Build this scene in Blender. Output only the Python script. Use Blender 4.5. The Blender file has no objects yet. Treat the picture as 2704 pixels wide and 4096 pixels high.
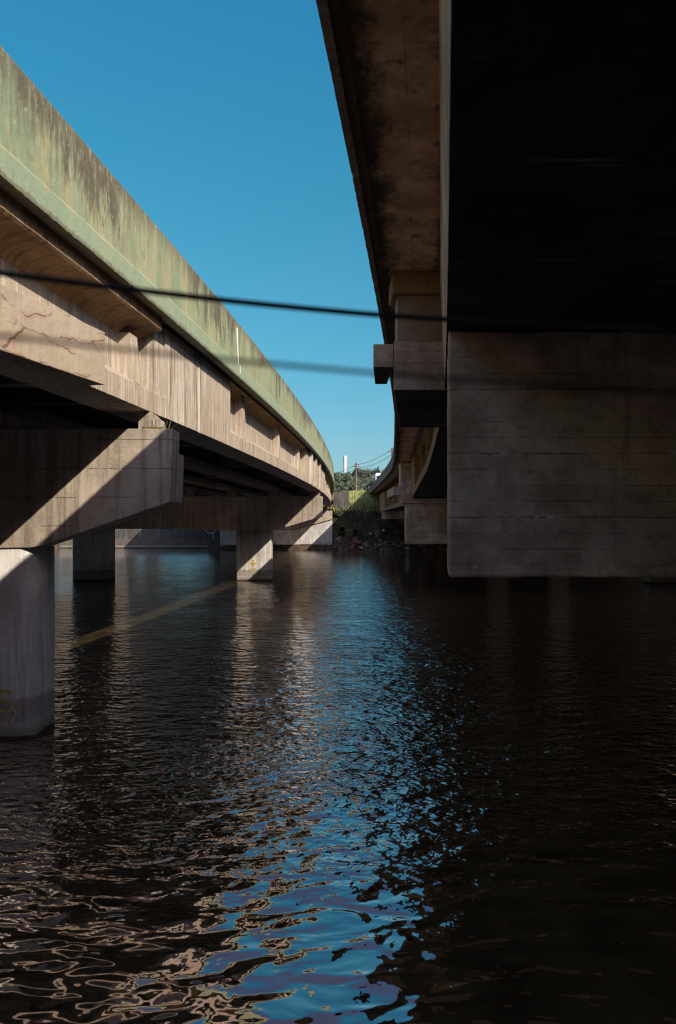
import bpy, bmesh, math, random
from mathutils import Vector, noise
random.seed(7)
C = bpy.data.collections.new('scene'); bpy.context.scene.collection.children.link(C)
S = bpy.context.scene
R = math.radians
CZ = 3.5                       # eye height above the water (water is z = 0)

# ------------------------------------------------------------------ camera
cd = bpy.data.cameras.new('camera'); cam = bpy.data.objects.new('camera', cd)
S.collection.objects.link(cam); S.camera = cam
cam.location = (0, 0, CZ); cam.rotation_euler = (R(90), 0, 0)
cd.sensor_fit = 'HORIZONTAL'; cd.sensor_width = 24; cd.lens = 28
cd.shift_y = 37 / 2704; cd.clip_start = .05; cd.clip_end = 6000
cd.dof.use_dof = True; cd.dof.focus_distance = 20; cd.dof.aperture_fstop = 2.9

# ------------------------------------------------------------------ sky and sun
SUN = Vector((1, -.98, 1.0)).normalized()
w = bpy.data.worlds.new('World'); S.world = w; w.use_nodes = True
nt = w.node_tree; bg = nt.nodes['Background']
sky = nt.nodes.new('ShaderNodeTexSky'); sky.sky_type = 'NISHITA'; sky.sun_disc = False
sky.sun_elevation = math.asin(SUN.z); sky.sun_rotation = math.atan2(SUN.x, SUN.y)
sky.air_density = 1.0; sky.dust_density = .6; sky.ozone_density = 1.2
tint = nt.nodes.new('ShaderNodeMix'); tint.data_type = 'RGBA'; tint.blend_type = 'MULTIPLY'
tint.inputs[0].default_value = 1
tcs = nt.nodes.new('ShaderNodeTexCoord'); sps = nt.nodes.new('ShaderNodeSeparateXYZ'); crs = nt.nodes.new('ShaderNodeValToRGB')
nt.links.new(tcs.outputs['Generated'], sps.inputs[0]); nt.links.new(sps.outputs[2], crs.inputs[0])
stops = [(0, (.385, .44, .58)), (.09, (.33, .54, .62)), (.21, (.26, .66, .68)), (.425, (.197, .82, .83)), (.55, (.18, .88, .97)), (.64, (.62, .66, .76)), (.9, (1.0, .72, .72))]
el = crs.color_ramp.elements; el[0].position = 0; el[1].position = .9
for p, c in stops[1:-1]: el.new(p)
for e, (p, c) in zip(el, stops): e.position = p; e.color = c + (1,)
# the sunward half of the sky is whiter and brighter
mrs = nt.nodes.new('ShaderNodeMapRange'); mrs.inputs[1].default_value = .1; mrs.inputs[2].default_value = -.5
nt.links.new(sps.outputs[1], mrs.inputs[0])
mxs = nt.nodes.new('ShaderNodeMix'); mxs.data_type = 'RGBA'; nt.links.new(mrs.outputs[0], mxs.inputs[0])
nt.links.new(crs.outputs[0], mxs.inputs[6])
low = nt.nodes.new('ShaderNodeMapRange'); low.inputs[1].default_value = .12; low.inputs[2].default_value = .55
low.inputs[3].default_value = .1; low.inputs[4].default_value = 1; nt.links.new(sps.outputs[2], low.inputs[0])
lw = nt.nodes.new('ShaderNodeVectorMath'); lw.operation = 'SCALE'; lw.inputs[0].default_value = (2.7, 2.25, 2.2)
nt.links.new(low.outputs[0], lw.inputs['Scale']); nt.links.new(lw.outputs[0], mxs.inputs[7])
nt.links.new(mxs.outputs[2], tint.inputs[7])
nt.links.new(sky.outputs[0], tint.inputs[6]); nt.links.new(tint.outputs[2], bg.inputs[0])
bg.inputs[1].default_value = .115
sl = bpy.data.lights.new('sun', 'SUN'); so = bpy.data.objects.new('sun', sl); S.collection.objects.link(so)
sl.energy = 4.3; sl.angle = R(.5); sl.color = (1, .88, .72)
so.rotation_euler = SUN.to_track_quat('Z', 'Y').to_euler()
S.view_settings.view_transform = 'Standard'; S.view_settings.look = 'None'
S.cycles.pixel_filter_type = 'BLACKMAN_HARRIS'; S.cycles.filter_width = 1.15
S.view_settings.exposure = .55; S.view_settings.gamma = 1

# ------------------------------------------------------------------ bookkeeping
def tag(o, label=None, cat=None, group=None, kind=None):
    if label: o['label'] = label
    if cat: o['category'] = cat
    if group: o['group'] = group
    if kind: o['kind'] = kind
    return o
def empty(name, loc, label, cat, group=None, rz=0):
    o = bpy.data.objects.new(name, None); C.objects.link(o); o.location = loc; o.rotation_euler.z = rz
    o.empty_display_size = .3
    return tag(o, label, cat, group)
def mesh(name, V, F, mat, parent=None, smooth=False, world=True, bevel=0, seg=2):
    """one mesh object; with world=True the vertices are world coordinates even under a parent"""
    off = Vector((0, 0, 0))
    if parent is not None and world:
        p = parent
        while p is not None: off += p.location; p = p.parent
    m = bpy.data.meshes.new(name)
    m.from_pydata([tuple(Vector(v) - off) for v in V], [], F); m.update()
    bm = bmesh.new(); bm.from_mesh(m); bmesh.ops.recalc_face_normals(bm, faces=bm.faces)
    if bevel:
        es = [e for e in bm.edges if e.is_manifold and e.calc_face_angle(0) > .5]
        bmesh.ops.bevel(bm, geom=es, offset=bevel, segments=seg, affect='EDGES', profile=.6)
    bm.to_mesh(m); bm.free()
    if smooth:
        for p in m.polygons: p.use_smooth = True
    if mat: m.materials.append(mat)
    o = bpy.data.objects.new(name, m); C.objects.link(o); o.parent = parent
    return o
def boxvf(x0, x1, y0, y1, z0, z1, V=None, F=None):
    if V is None: V, F = [], []
    n = len(V)
    V += [(x0,y0,z0),(x1,y0,z0),(x1,y1,z0),(x0,y1,z0),(x0,y0,z1),(x1,y0,z1),(x1,y1,z1),(x0,y1,z1)]
    F += [tuple(n+i for i in f) for f in ((3,2,1,0),(4,5,6,7),(0,1,5,4),(1,2,6,5),(2,3,7,6),(3,0,4,7))]
    return V, F
def box(name, x0, x1, y0, y1, z0, z1, mat, parent=None, bevel=0, world=True):
    V, F = boxvf(x0, x1, y0, y1, z0, z1)
    return mesh(name, V, F, mat, parent, bevel=bevel, world=world)
def prism_xz(name, poly, y0, y1, mat, parent=None, bevel=0, world=True):
    n = len(poly); V = [(x, y0, z) for x, z in poly] + [(x, y1, z) for x, z in poly]
    F = [tuple(range(n)), tuple(range(2*n-1, n-1, -1))] + [(i, (i+1) % n, n+(i+1) % n, n+i) for i in range(n)]
    return mesh(name, V, F, mat, parent, bevel=bevel, world=world)
def tube_vf(pts, r, n=8, V=None, F=None, cap=True):
    if V is None: V, F = [], []
    rs = r if isinstance(r, (list, tuple)) else [r]*len(pts)
    pts = [Vector(p) for p in pts]; b = len(V)
    for i, p in enumerate(pts):
        t = (pts[min(i+1, len(pts)-1)] - pts[max(i-1, 0)]).normalized()
        a = t.cross(Vector((0,0,1)));  a = t.cross(Vector((1,0,0))) if a.length < .1 else a
        a.normalize(); c = t.cross(a)
        for k in range(n):
            q = 2*math.pi*k/n; V.append(tuple(p + (a*math.cos(q) + c*math.sin(q))*rs[i]))
    for i in range(len(pts)-1):
        for k in range(n):
            F.append((b+i*n+k, b+i*n+(k+1) % n, b+(i+1)*n+(k+1) % n, b+(i+1)*n+k))
    if cap:
        F.append(tuple(b+k for k in range(n))); F.append(tuple(b+(len(pts)-1)*n+k for k in range(n-1, -1, -1)))
    return V, F

def chip(o, step=.12, amp=.015):
    """cut the faces into small quads and knock the arrises about, as spalled concrete"""
    bm = bmesh.new(); bm.from_mesh(o.data)
    lim = 9.5 - (o.parent.location.x if o.parent else 0)
    for ax in range(3):
        vs = [v.co[ax] for v in bm.verts]; lo, hi = min(vs), max(vs); n = min(int((hi-lo)/step), 160)
        d = Vector((0, 0, 0)); d[ax] = 1
        if ax == 0 and hi-lo > 12:                      # only the part one can see up close
            wx = o.parent.location.x; lo2, hi2 = max(lo, -8-wx), min(hi, 6-wx)
            cuts = [lo2 + (hi2-lo2)*i/int((hi2-lo2)/step) for i in range(1, int((hi2-lo2)/step))]
        else: cuts = [lo + (hi-lo)*i/max(n, 1) for i in range(1, n)]
        for c in cuts:
            p = Vector((0, 0, 0)); p[ax] = c
            bmesh.ops.bisect_plane(bm, geom=bm.verts[:]+bm.edges[:]+bm.faces[:], plane_co=p, plane_no=d)
    bm.normal_update()
    mv = []
    for v in bm.verts:
        sharp = any(e.is_manifold and e.calc_face_angle(0) > .3 for e in v.link_edges)
        q = v.co + (o.parent.location if o.parent else Vector((0,0,0)))
        n1 = noise.noise(q*6); n2 = noise.noise(q*1.7 + Vector((9, 9, 9)))
        k = amp*(.25*n1 + (max(0, n1)*1.0 + 3.5*max(0, n2-.28) if sharp else .1*n2))
        mv.append((v, v.normal*-k))
    for v, d in mv: v.co += d
    bm.to_mesh(o.data); bm.free()
    return o

# ------------------------------------------------------------------ materials
class NB:
    def __init__(s, name):
        s.m = bpy.data.materials.new(name); s.m.use_nodes = True; s.t = s.m.node_tree
        s.b = s.t.nodes['Principled BSDF']; s.pos = s.t.nodes.new('ShaderNodeNewGeometry').outputs['Position']
    def n(s, typ, **k):
        x = s.t.nodes.new(typ)
        for a, v in k.items(): setattr(x, a, v)
        return x
    def l(s, a, b): s.t.links.new(a, b)
    def scale(s, v, src=None):
        x = s.n('ShaderNodeVectorMath', operation='MULTIPLY'); s.l(src or s.pos, x.inputs[0]); x.inputs[1].default_value = v
        return x.outputs[0]
    def noise(s, vec, sc=1, det=6, rough=.6, dist=0):
        x = s.n('ShaderNodeTexNoise'); s.l(vec, x.inputs['Vector']); x.inputs['Scale'].default_value = sc
        x.inputs['Detail'].default_value = det; x.inputs['Roughness'].default_value = rough; x.inputs['Distortion'].default_value = dist
        return x.outputs['Fac']
    def ramp(s, f, a, b, lo=0, hi=1):
        x = s.n('ShaderNodeMapRange'); x.interpolation_type = 'SMOOTHSTEP'
        s.l(f, x.inputs[0]); x.inputs[1].default_value = a; x.inputs[2].default_value = b
        x.inputs[3].default_value = lo; x.inputs[4].default_value = hi
        return x.outputs[0]
    def math(s, op, a, b=None):
        x = s.n('ShaderNodeMath', operation=op)
        for i, v in enumerate((a, b)):
            if v is None: continue
            if isinstance(v, (int, float)): x.inputs[i].default_value = v
            else: s.l(v, x.inputs[i])
        return x.outputs[0]
    def mix(s, f, a, b, mode='MIX'):
        x = s.n('ShaderNodeMix', data_type='RGBA', blend_type=mode)
        for i, v in ((0, f), (6, a), (7, b)):
            if isinstance(v, (int, float)): x.inputs[i].default_value = v
            elif isinstance(v, tuple): x.inputs[i].default_value = v + (1,)
            else: s.l(v, x.inputs[i])
        return x.outputs[2]
    def axis(s, i):
        x = s.n('ShaderNodeSeparateXYZ'); s.l(s.pos, x.inputs[0]); return x.outputs[i]
    def bump(s, h, d, st=1, prev=None):
        x = s.n('ShaderNodeBump'); s.l(h, x.inputs['Height']); x.inputs['Distance'].default_value = d
        x.inputs['Strength'].default_value = st
        if prev is not None: s.l(prev, x.inputs['Normal'])
        return x.outputs[0]
    def out(s, col, rough=.85, nrm=None, spec=.25):
        if isinstance(col, tuple): s.b.inputs['Base Color'].default_value = col + (1,)
        else: s.l(col, s.b.inputs['Base Color'])
        if isinstance(rough, (int, float)): s.b.inputs['Roughness'].default_value = rough
        else: s.l(rough, s.b.inputs['Roughness'])
        s.b.inputs['Specular IOR Level'].default_value = spec
        if nrm is not None: s.l(nrm, s.b.inputs['Normal'])
        return s.m

def concrete(name, a, b, streak=(.10,.075,.055), samt=.6, pale=(.5,.47,.43), pamt=.3, joint=0, jw=.006,
             crack=0, boards=0, rust=.25, splash=0):
    N = NB(name)
    col = N.mix(N.ramp(N.noise(N.pos, .9, 7, .65), .35, .68), a, b)
    col = N.mix(N.math('MULTIPLY', N.ramp(N.noise(N.pos, 6, 8, .7), .5, .75), .35), col, streak)
    st = N.noise(N.scale((6, 6, .3)), 1, 9, .66)
    col = N.mix(N.math('MULTIPLY', N.ramp(st, .48, .62), samt), col, streak)
    st2 = N.noise(N.scale((11, 11, .5)), 1, 6, .6, .3)
    col = N.mix(N.math('MULTIPLY', N.ramp(st2, .52, .62), pamt), col, pale)
    if rust:
        r = N.math('MULTIPLY', N.ramp(N.noise(N.scale((3, 3, .6)), 1.3, 5), .6, .74), rust)
        col = N.mix(r, col, (.22, .1, .045))
    # pits
    pit = N.ramp(N.noise(N.pos, 55, 3, .6), .66, .72)
    col = N.mix(N.math('MULTIPLY', pit, .45), col, (.06, .05, .045))
    h = N.noise(N.pos, 38, 6, .7); nb = N.bump(h, .012, .7)
    nb = N.bump(N.noise(N.pos, 3.5, 6, .6), .05, .5, nb)
    if joint:
        wob = N.math('MULTIPLY', N.noise(N.pos, 2.5, 4), .05)
        f = N.math('FRACT', N.math('DIVIDE', N.math('ADD', N.axis(2), wob), joint))
        d = N.math('ABSOLUTE', N.math('SUBTRACT', f, .5))
        ln = N.math('LESS_THAN', d, jw/joint)
        ln = N.math('MULTIPLY', ln, N.ramp(N.noise(N.pos, 3, 5), .38, .55))
        col = N.mix(N.math('MULTIPLY', ln, .75), col, (.05, .04, .035))
        ln2 = N.math('MULTIPLY', N.math('LESS_THAN', d, 2.5*jw/joint), N.ramp(N.noise(N.pos, 4.1, 5), .6, .68))
        col = N.mix(N.math('MULTIPLY', ln2, .5), col, pale)
        nb = N.bump(N.math('SUBTRACT', 1, ln), .01, .8, nb)
    if crack:
        v = N.n('ShaderNodeTexVoronoi', feature='DISTANCE_TO_EDGE')
        wv = N.n('ShaderNodeVectorMath', operation='ADD'); nn = N.n('ShaderNodeTexNoise'); nn.inputs['Scale'].default_value = 4
        N.l(N.pos, nn.inputs['Vector']); N.l(N.pos, wv.inputs[0])
        sc = N.n('ShaderNodeVectorMath', operation='SCALE'); N.l(nn.outputs['Color'], sc.inputs[0]); sc.inputs['Scale'].default_value = .16
        N.l(sc.outputs[0], wv.inputs[1]); N.l(N.scale((.45, .45, 2.6), wv.outputs[0]), v.inputs['Vector']); v.inputs['Scale'].default_value = crack
        c1 = N.math('MULTIPLY', N.ramp(v.outputs[0], .004, .022, 1, 0), N.ramp(N.noise(N.pos, 1.6, 3), .40, .5))
        c2 = N.math('MULTIPLY', N.ramp(v.outputs[0], .0, .12, 1, 0), N.ramp(N.noise(N.pos, 1.6, 3), .42, .6))
        col = N.mix(N.math('MULTIPLY', c2, .5), col, (.25, .12, .06)); col = N.mix(N.math('MULTIPLY', c1, .8), col, (.09, .05, .03))
    if boards:   # transverse formwork marks on soffits
        f = N.noise(N.scale((.5, boards, boards*.5)), 1, 4, .55, .8)
        col = N.mix(N.math('MULTIPLY', N.ramp(f, .5, .62), .45), col, streak)
        y = N.math('ABSOLUTE', N.math('SUBTRACT', N.math('FRACT', N.math('DIVIDE', N.axis(1), 1.22)), .5))
        col = N.mix(N.math('MULTIPLY', N.math('LESS_THAN', y, .006), .6), col, (.03, .02, .015))
        nb = N.bump(f, .03, .6, nb)
    if splash:   # tide mark on things standing in the water
        zz = N.math('ADD', N.axis(2), N.math('MULTIPLY', N.noise(N.pos, 2, 5), .14))
        col = N.mix(N.math('MULTIPLY', N.ramp(zz, splash, splash+.1, 1, 0), .62), col, (.15,.115,.09))
        col = N.mix(N.math('MULTIPLY', N.ramp(zz, .30, .42, 1, 0), .6), col, (.40,.36,.33))
        col = N.mix(N.math('MULTIPLY', N.ramp(zz, .18, .34, 1, 0), .55), col, (.10, .10, .06))
        col = N.mix(N.ramp(zz, .12, .16, 1, 0), col, (.035,.03,.022))
    return N.out(col, .88, nb, .2)

M = {}
M['girder'] = concrete('girder_concrete', (.34,.28,.215), (.43,.365,.285), samt=.5, streak=(.2,.15,.115), pale=(.66,.62,.57), pamt=.45, rust=.3)
M['endblock'] = concrete('patched_concrete', (.36,.31,.245), (.47,.42,.34), samt=.85, streak=(.19,.13,.09), pale=(.64,.59,.52), pamt=.6, rust=.5)
M['anchor'] = concrete('smooth_concrete', (.36,.295,.225), (.41,.34,.265), samt=.18, pamt=.1, streak=(.24,.18,.13), crack=1.5, rust=.05)
M['cap'] = concrete('cap_concrete', (.31,.26,.205), (.47,.40,.325), samt=.5, streak=(.11,.085,.065), pamt=.25, joint=.46, rust=.35)
M['column'] = concrete('column_concrete', (.42,.40,.385), (.60,.585,.57), samt=.45, streak=(.2,.18,.16), pale=(.7,.7,.69), pamt=.45, splash=.68)
M['soffit'] = concrete('brown_soffit_concrete', (.27,.165,.085), (.38,.25,.14), samt=.3, streak=(.07,.045,.028), pamt=.05, boards=5, rust=.3)
M['soffit_dark'] = concrete('shade_toned_soffit_concrete', (.05,.043,.037), (.09,.075,.065), samt=.2, streak=(.04,.03,.025), pamt=.05, boards=4, rust=.1)  # dark base stands in for the shade under the left deck
M['brownpanel'] = concrete('stained_brown_panel', (.26,.18,.125), (.36,.27,.20), samt=.5, streak=(.08,.05,.035), pamt=.12, rust=.5)
M['dirty'] = concrete('dirty_parapet_concrete', (.15,.115,.09), (.22,.175,.14), samt=.5, streak=(.05,.04,.032), pamt=.15, rust=.2)
M['darkened'] = concrete('shade_toned_girder_concrete', (.12,.1,.085), (.19,.165,.145), samt=.3, streak=(.05,.04,.035), pamt=.12, rust=.1)  # darker concrete copy: shade between the inner girders put into the colour
def board_concrete(name, a, b):
    """board-marked concrete: rows of horizontal boards of slightly different tone, lime along some joints, grime"""
    N = NB(name)
    wob = N.math('MULTIPLY', N.noise(N.pos, 1.1, 3), .03); z = N.math('ADD', N.axis(2), wob)
    row = N.math('FLOOR', N.math('DIVIDE', z, .148))
    wn = N.n('ShaderNodeTexWhiteNoise', noise_dimensions='1D'); N.l(row, wn.inputs['W'])
    big = N.ramp(N.noise(N.scale((.8, .8, 1.1)), 1, 8, .68), .36, .64)
    col = N.mix(big, a, b)
    col = N.mix(N.math('MULTIPLY', wn.outputs['Value'], .28), col, (.12, .09, .07))
    col = N.mix(N.math('MULTIPLY', N.ramp(N.noise(N.pos, 7, 8, .72), .46, .7), .5), col, (.15, .115, .09))
    col = N.mix(N.math('MULTIPLY', N.ramp(N.noise(N.scale((1.6, 1.6, 3.5)), 1, 8, .7), .5, .64), .45), col, (.5, .47, .44))
    col = N.mix(N.math('MULTIPLY', N.ramp(N.noise(N.scale((5, 5, .4)), 1, 7, .6), .52, .68), .4), col, (.12, .095, .075))
    f = N.math('ABSOLUTE', N.math('SUBTRACT', N.math('FRACT', N.math('DIVIDE', z, .148)), .5))
    thin = N.math('MULTIPLY', N.ramp(f, .46, .5), N.ramp(N.noise(N.scale((1.2, 1.2, 8)), 1, 5), .42, .6))
    col = N.mix(N.math('MULTIPLY', thin, .55), col, (.07, .055, .045))
    f2 = N.math('ABSOLUTE', N.math('SUBTRACT', N.math('FRACT', N.math('DIVIDE', z, .592)), .5))
    lift = N.ramp(f2, .482, .497)
    col = N.mix(N.math('MULTIPLY', N.math('MULTIPLY', lift, N.ramp(N.noise(N.pos, 2.2, 5), .42, .56)), .75), col, (.06, .045, .035))
    lime = N.math('MULTIPLY', N.ramp(f2, .455, .49), N.ramp(N.noise(N.scale((2.5, 2.5, 5)), 1, 6, .7), .56, .64))
    col = N.mix(N.math('MULTIPLY', lime, .85), col, (.72, .68, .62))
    sp = N.ramp(N.noise(N.scale((9, 9, 14)), 1, 3, .5), .71, .76); col = N.mix(N.math('MULTIPLY', sp, .6), col, (.66, .62, .57))
    col = N.mix(N.math('MULTIPLY', N.ramp(N.noise(N.scale((.9, .9, .5)), 1.1, 6, .65), .52, .7), .4), col, (.2, .11, .06))
    pit = N.ramp(N.noise(N.pos, 50, 3, .6), .65, .7); col = N.mix(N.math('MULTIPLY', pit, .5), col, (.05, .04, .035))
    nb = N.bump(N.noise(N.pos, 34, 6, .7), .014, .8); nb = N.bump(N.math('SUBTRACT', 1, thin), .008, .8, nb)
    nb = N.bump(wn.outputs['Value'], .006, .6, nb); nb = N.bump(N.noise(N.pos, 3, 6), .05, .5, nb)
    return N.out(col, .88, nb, .2)
M['wallcap'] = board_concrete('shaded_board_concrete', (.40,.29,.215), (.78,.61,.48))
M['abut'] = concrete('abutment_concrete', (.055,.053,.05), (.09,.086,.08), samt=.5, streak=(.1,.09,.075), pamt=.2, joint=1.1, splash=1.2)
M['road'] = concrete('asphalt', (.05,.05,.05), (.06,.058,.055), samt=.05, pamt=.02, rust=0)

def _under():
    N = NB('shade_toned_underside')  # near-black base carries the shade of undersides; pale streaks and joints are markings
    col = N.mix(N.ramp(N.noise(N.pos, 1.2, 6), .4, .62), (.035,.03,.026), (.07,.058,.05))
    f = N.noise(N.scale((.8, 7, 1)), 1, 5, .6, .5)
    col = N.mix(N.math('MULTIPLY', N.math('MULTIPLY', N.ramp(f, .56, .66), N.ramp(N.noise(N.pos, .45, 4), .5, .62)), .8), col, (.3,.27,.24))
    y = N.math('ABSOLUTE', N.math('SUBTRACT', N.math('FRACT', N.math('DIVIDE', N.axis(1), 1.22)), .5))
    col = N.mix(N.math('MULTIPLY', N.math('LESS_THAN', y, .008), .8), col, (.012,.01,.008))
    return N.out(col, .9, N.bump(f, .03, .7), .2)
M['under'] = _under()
def parapet_green():
    N = NB('mossy_green_paint')
    col = N.mix(N.ramp(N.noise(N.scale((1.5, 1.5, .5)), 1, 7), .38, .64), (.20,.25,.155), (.30,.31,.19))
    st = N.noise(N.scale((5, 5, 1.1)), 1, 9, .68)
    col = N.mix(N.math('MULTIPLY', N.ramp(st, .47, .62), .6), col, (.36,.31,.16))
    # dark mould running down from the coping
    z = N.axis(2)
    depth = N.math('SUBTRACT', CZ+4.6, z)
    s1 = N.noise(N.scale((3.2, 3.2, .8)), 1, 10, .7); s2 = N.noise(N.scale((.35, .35, .3)), 1, 3, .5)
    reach = N.math('MULTIPLY', N.math('ADD', N.ramp(s2, .4, .62), .25), N.ramp(s1, .33, .62))
    k = N.math('SUBTRACT', N.math('MULTIPLY', reach, .8), depth)
    col = N.mix(N.math('MULTIPLY', N.math('MULTIPLY', N.ramp(k, -.3, .4), N.ramp(N.noise(N.scale((9,9,2.2)), 1, 7, .7), .25, .5)), .92), col, (.09,.072,.05))
    s3 = N.noise(N.scale((14, 14, .6)), 1, 6, .62)
    k2 = N.math('SUBTRACT', N.math('MULTIPLY', N.ramp(s3, .45, .7), 1.2), depth)
    col = N.mix(N.math('MULTIPLY', N.ramp(k2, -.2, .5), .45), col, (.14,.12,.08))
    col = N.mix(N.math('MULTIPLY', N.ramp(N.noise(N.scale((2,2,1.3)), 1.6, 12, .76), .53, .66), .55), col, (.17,.15,.10))
    col = N.mix(N.math('MULTIPLY', N.ramp(N.noise(N.scale((1,1,.8)), 9, 8, .7), .56, .7), .4), col, (.42,.44,.33))
    # newer bluish paint on the lower band
    low = N.ramp(N.math('ADD', z, N.math('MULTIPLY', N.noise(N.pos, 5, 4), .05)), CZ+3.56, CZ+3.63, 1, 0)
    col = N.mix(N.math('MULTIPLY', low, .65), col, (.25,.33,.23))
    edge = N.math('MULTIPLY', N.ramp(N.math('SUBTRACT', z, N.math('MULTIPLY', N.noise(N.pos, 12, 5), .12)), CZ+3.26, CZ+3.31, 1, 0), .8)
    col = N.mix(edge, col, (.13,.11,.08))
    pit = N.ramp(N.noise(N.pos, 30, 3, .6), .68, .72); col = N.mix(N.math('MULTIPLY', pit, .7), col, (.07,.06,.045))
    y = N.math('FRACT', N.math('DIVIDE', N.math('ADD', N.axis(1), 1.2), 7.6))
    jt = N.math('MULTIPLY', N.math('LESS_THAN', y, .0025), 1)
    col = N.mix(N.math('MULTIPLY', jt, .6), col, (.06,.055,.04))
    nb = N.bump(N.noise(N.pos, 20, 6, .65), .01, .6); nb = N.bump(N.noise(N.pos, 3, 4), .04, .5, nb)
    return N.out(col, .8, nb, .25)
M['green'] = parapet_green()

def simple(name, a, b=None, sc=5, rough=.8, spec=.3, bumpd=0):
    N = NB(name)
    col = a if b is None else N.mix(N.ramp(N.noise(N.pos, sc, 5), .35, .65), a, b)
    return N.out(col, rough, N.bump(N.noise(N.pos, sc*4, 5), bumpd) if bumpd else None, spec)
M['white'] = simple('white_paint', (.8,.8,.77), (.6,.6,.56), 9)
M['yellow'] = simple('faded_yellow_paint', (.5,.35,.05), (.36,.27,.06), 20)
M['chalk'] = simple('faded_pale_paint', (.5,.5,.47), (.35,.34,.31), 15)
M['cable'] = simple('black_rubber', (.03,.03,.033), rough=.5)
M['bounce_pale'] = simple('pale_bounce_surface', (.2,.185,.16), (.27,.25,.22), .8)
M['wood'] = simple('weathered_wood', (.14,.1,.075), (.2,.15,.11), 8, bumpd=.01)
M['rustwood'] = simple('brown_timber', (.17,.09,.05), (.25,.14,.09), 6, bumpd=.02)
M['metal'] = simple('dark_galvanised_steel', (.1,.1,.1), (.16,.15,.14), 6, .5, .5)
M['rock'] = simple('brown_rock', (.10,.075,.06), (.2,.15,.125), 1.2, bumpd=.03)
M['brick'] = simple('red_masonry', (.30,.09,.05), (.4,.16,.1), 3, bumpd=.02)
M['palerock'] = simple('pale_rubble', (.4,.34,.32), (.5,.44,.42), 3, bumpd=.02)
M['pipe'] = simple('rusty_clay_pipe', (.1,.05,.035), (.16,.08,.06), 5)
M['tower'] = simple('white_tower_concrete', (.72,.70,.64), (.62,.60,.55), .25)
M['leaf'] = simple('tree_foliage', (.085,.115,.075), (.15,.17,.11), .5, .6)
M['leaf2'] = simple('dark_foliage', (.05,.075,.06), (.09,.11,.08), .5, .6)
M['bark'] = simple('bark', (.09,.07,.05), (.14,.11,.08), 3)
M['grass'] = simple('grass_blades', (.28,.31,.10), (.42,.41,.17), .6, .7)
M['weed'] = simple('bank_weeds', (.045,.05,.028), (.085,.085,.045), .9, .7)
M['straw'] = simple('dry_stems', (.3,.28,.12), (.2,.24,.1), 9, .7)
M['moss'] = simple('moss', (.13,.13,.03), (.2,.17,.05), 20, .9)
M['bus'] = simple('bus_white_paint', (.75,.78,.78), (.7,.73,.74), 2, .35, .5)
M['busblue'] = simple('bus_blue_paint', (.05,.16,.36), (.06,.2,.42), 2, .35, .5)
M['glass'] = simple('dark_glass', (.02,.03,.04), rough=.08, spec=.6)
M['tyre'] = simple('tyre_rubber', (.02,.02,.02), rough=.9)
M['deadleaf'] = simple('dead_leaf', (.3,.13,.03), (.22,.1,.03), 30)
M['earth'] = simple('bare_brown_earth', (.15,.115,.085), (.22,.17,.12), 2, .95, .2, .05)
M['bearing'] = simple('old_bearing_pad', (.16,.14,.12), (.3,.27,.24), 8, bumpd=.01)
M['ins'] = simple('porcelain', (.35,.33,.3), rough=.3)

def water_mat():
    N = NB('dark_river_water')
    N.b.inputs['IOR'].default_value = 4.0; N.b.inputs['Specular Tint'].default_value = (1, .76, .73, 1)
    P = N.pos
    y = N.axis(1)
    # calm water in the lee of the near pier, wind chop farther out
    pat = N.math('ADD', y, N.math('MULTIPLY', N.noise(N.scale((.16,.16,.16)), 1, 3), 7))
    chop = N.math('MULTIPLY', N.ramp(pat, 8.8, 15, .03, 1), N.ramp(N.noise(N.scale((.35,.6,1)), 1, 3), .3, .7, .6, 1.3))
    h1 = N.noise(N.scale((2.1, 3.3, 1)), 1, 1.5, .45, .35)
    h0 = N.noise(N.scale((.6, .8, 1)), 1, 1, .4, .2)
    rot = N.n('ShaderNodeVectorRotate', rotation_type='Z_AXIS'); rot.inputs['Angle'].default_value = R(-14); N.l(P, rot.inputs['Vector'])
    h2 = N.noise(N.scale((1.6, 4.0, 1), rot.outputs[0]), 1, 2, .5, .4)
    rot2 = N.n('ShaderNodeVectorRotate', rotation_type='Z_AXIS'); rot2.inputs['Angle'].default_value = R(24); N.l(P, rot2.inputs['Vector'])
    h3 = N.noise(N.scale((6.5, 8, 1), rot2.outputs[0]), 1, 2, .5, .2)
    tot = N.math('ADD', N.math('MULTIPLY', h1, .074), N.math('MULTIPLY', h0, .05))
    c = N.math('ADD', N.math('MULTIPLY', h2, .062), N.math('MULTIPLY', h3, .046))
    tot = N.math('ADD', tot, N.math('MULTIPLY', c, chop))
    tot = N.math('MULTIPLY', tot, N.math('MINIMUM', 1, N.math('DIVIDE', 21, N.math('MAXIMUM', y, 1))))
    nb = N.bump(tot, 1, 1)
    N.b.inputs['Coat Weight'].default_value = 1; N.b.inputs['Coat IOR'].default_value = 2.15; N.b.inputs['Coat Roughness'].default_value = .008
    N.l(nb, N.b.inputs['Coat Normal'])
    silt = N.mix(N.ramp(N.noise(N.scale((1.2, 2.6, 1)), 1, 6, .7), .36, .64), (.05,.038,.018), (.13,.10,.048))
    return N.out(silt, .008, nb, .5)
M['water'] = water_mat()

def ground_mat():
    N = NB('grassy_ground')
    col = N.mix(N.ramp(N.noise(N.pos, .5, 7), .4, .62), (.045,.048,.026), (.08,.08,.042))
    z = N.math('ADD', N.axis(2), N.math('MULTIPLY', N.noise(N.pos, .8, 5), 1.6))
    dirt = N.mix(N.ramp(N.noise(N.pos, 2.5, 7), .4, .6), (.045,.033,.024), (.10,.072,.052))
    col = N.mix(N.ramp(z, 1.6, 3.4, 1, 0), col, dirt)
    nb = N.bump(N.noise(N.pos, 3, 7), .15)
    return N.out(col, .95, nb, .15)
M['ground'] = ground_mat()

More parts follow.
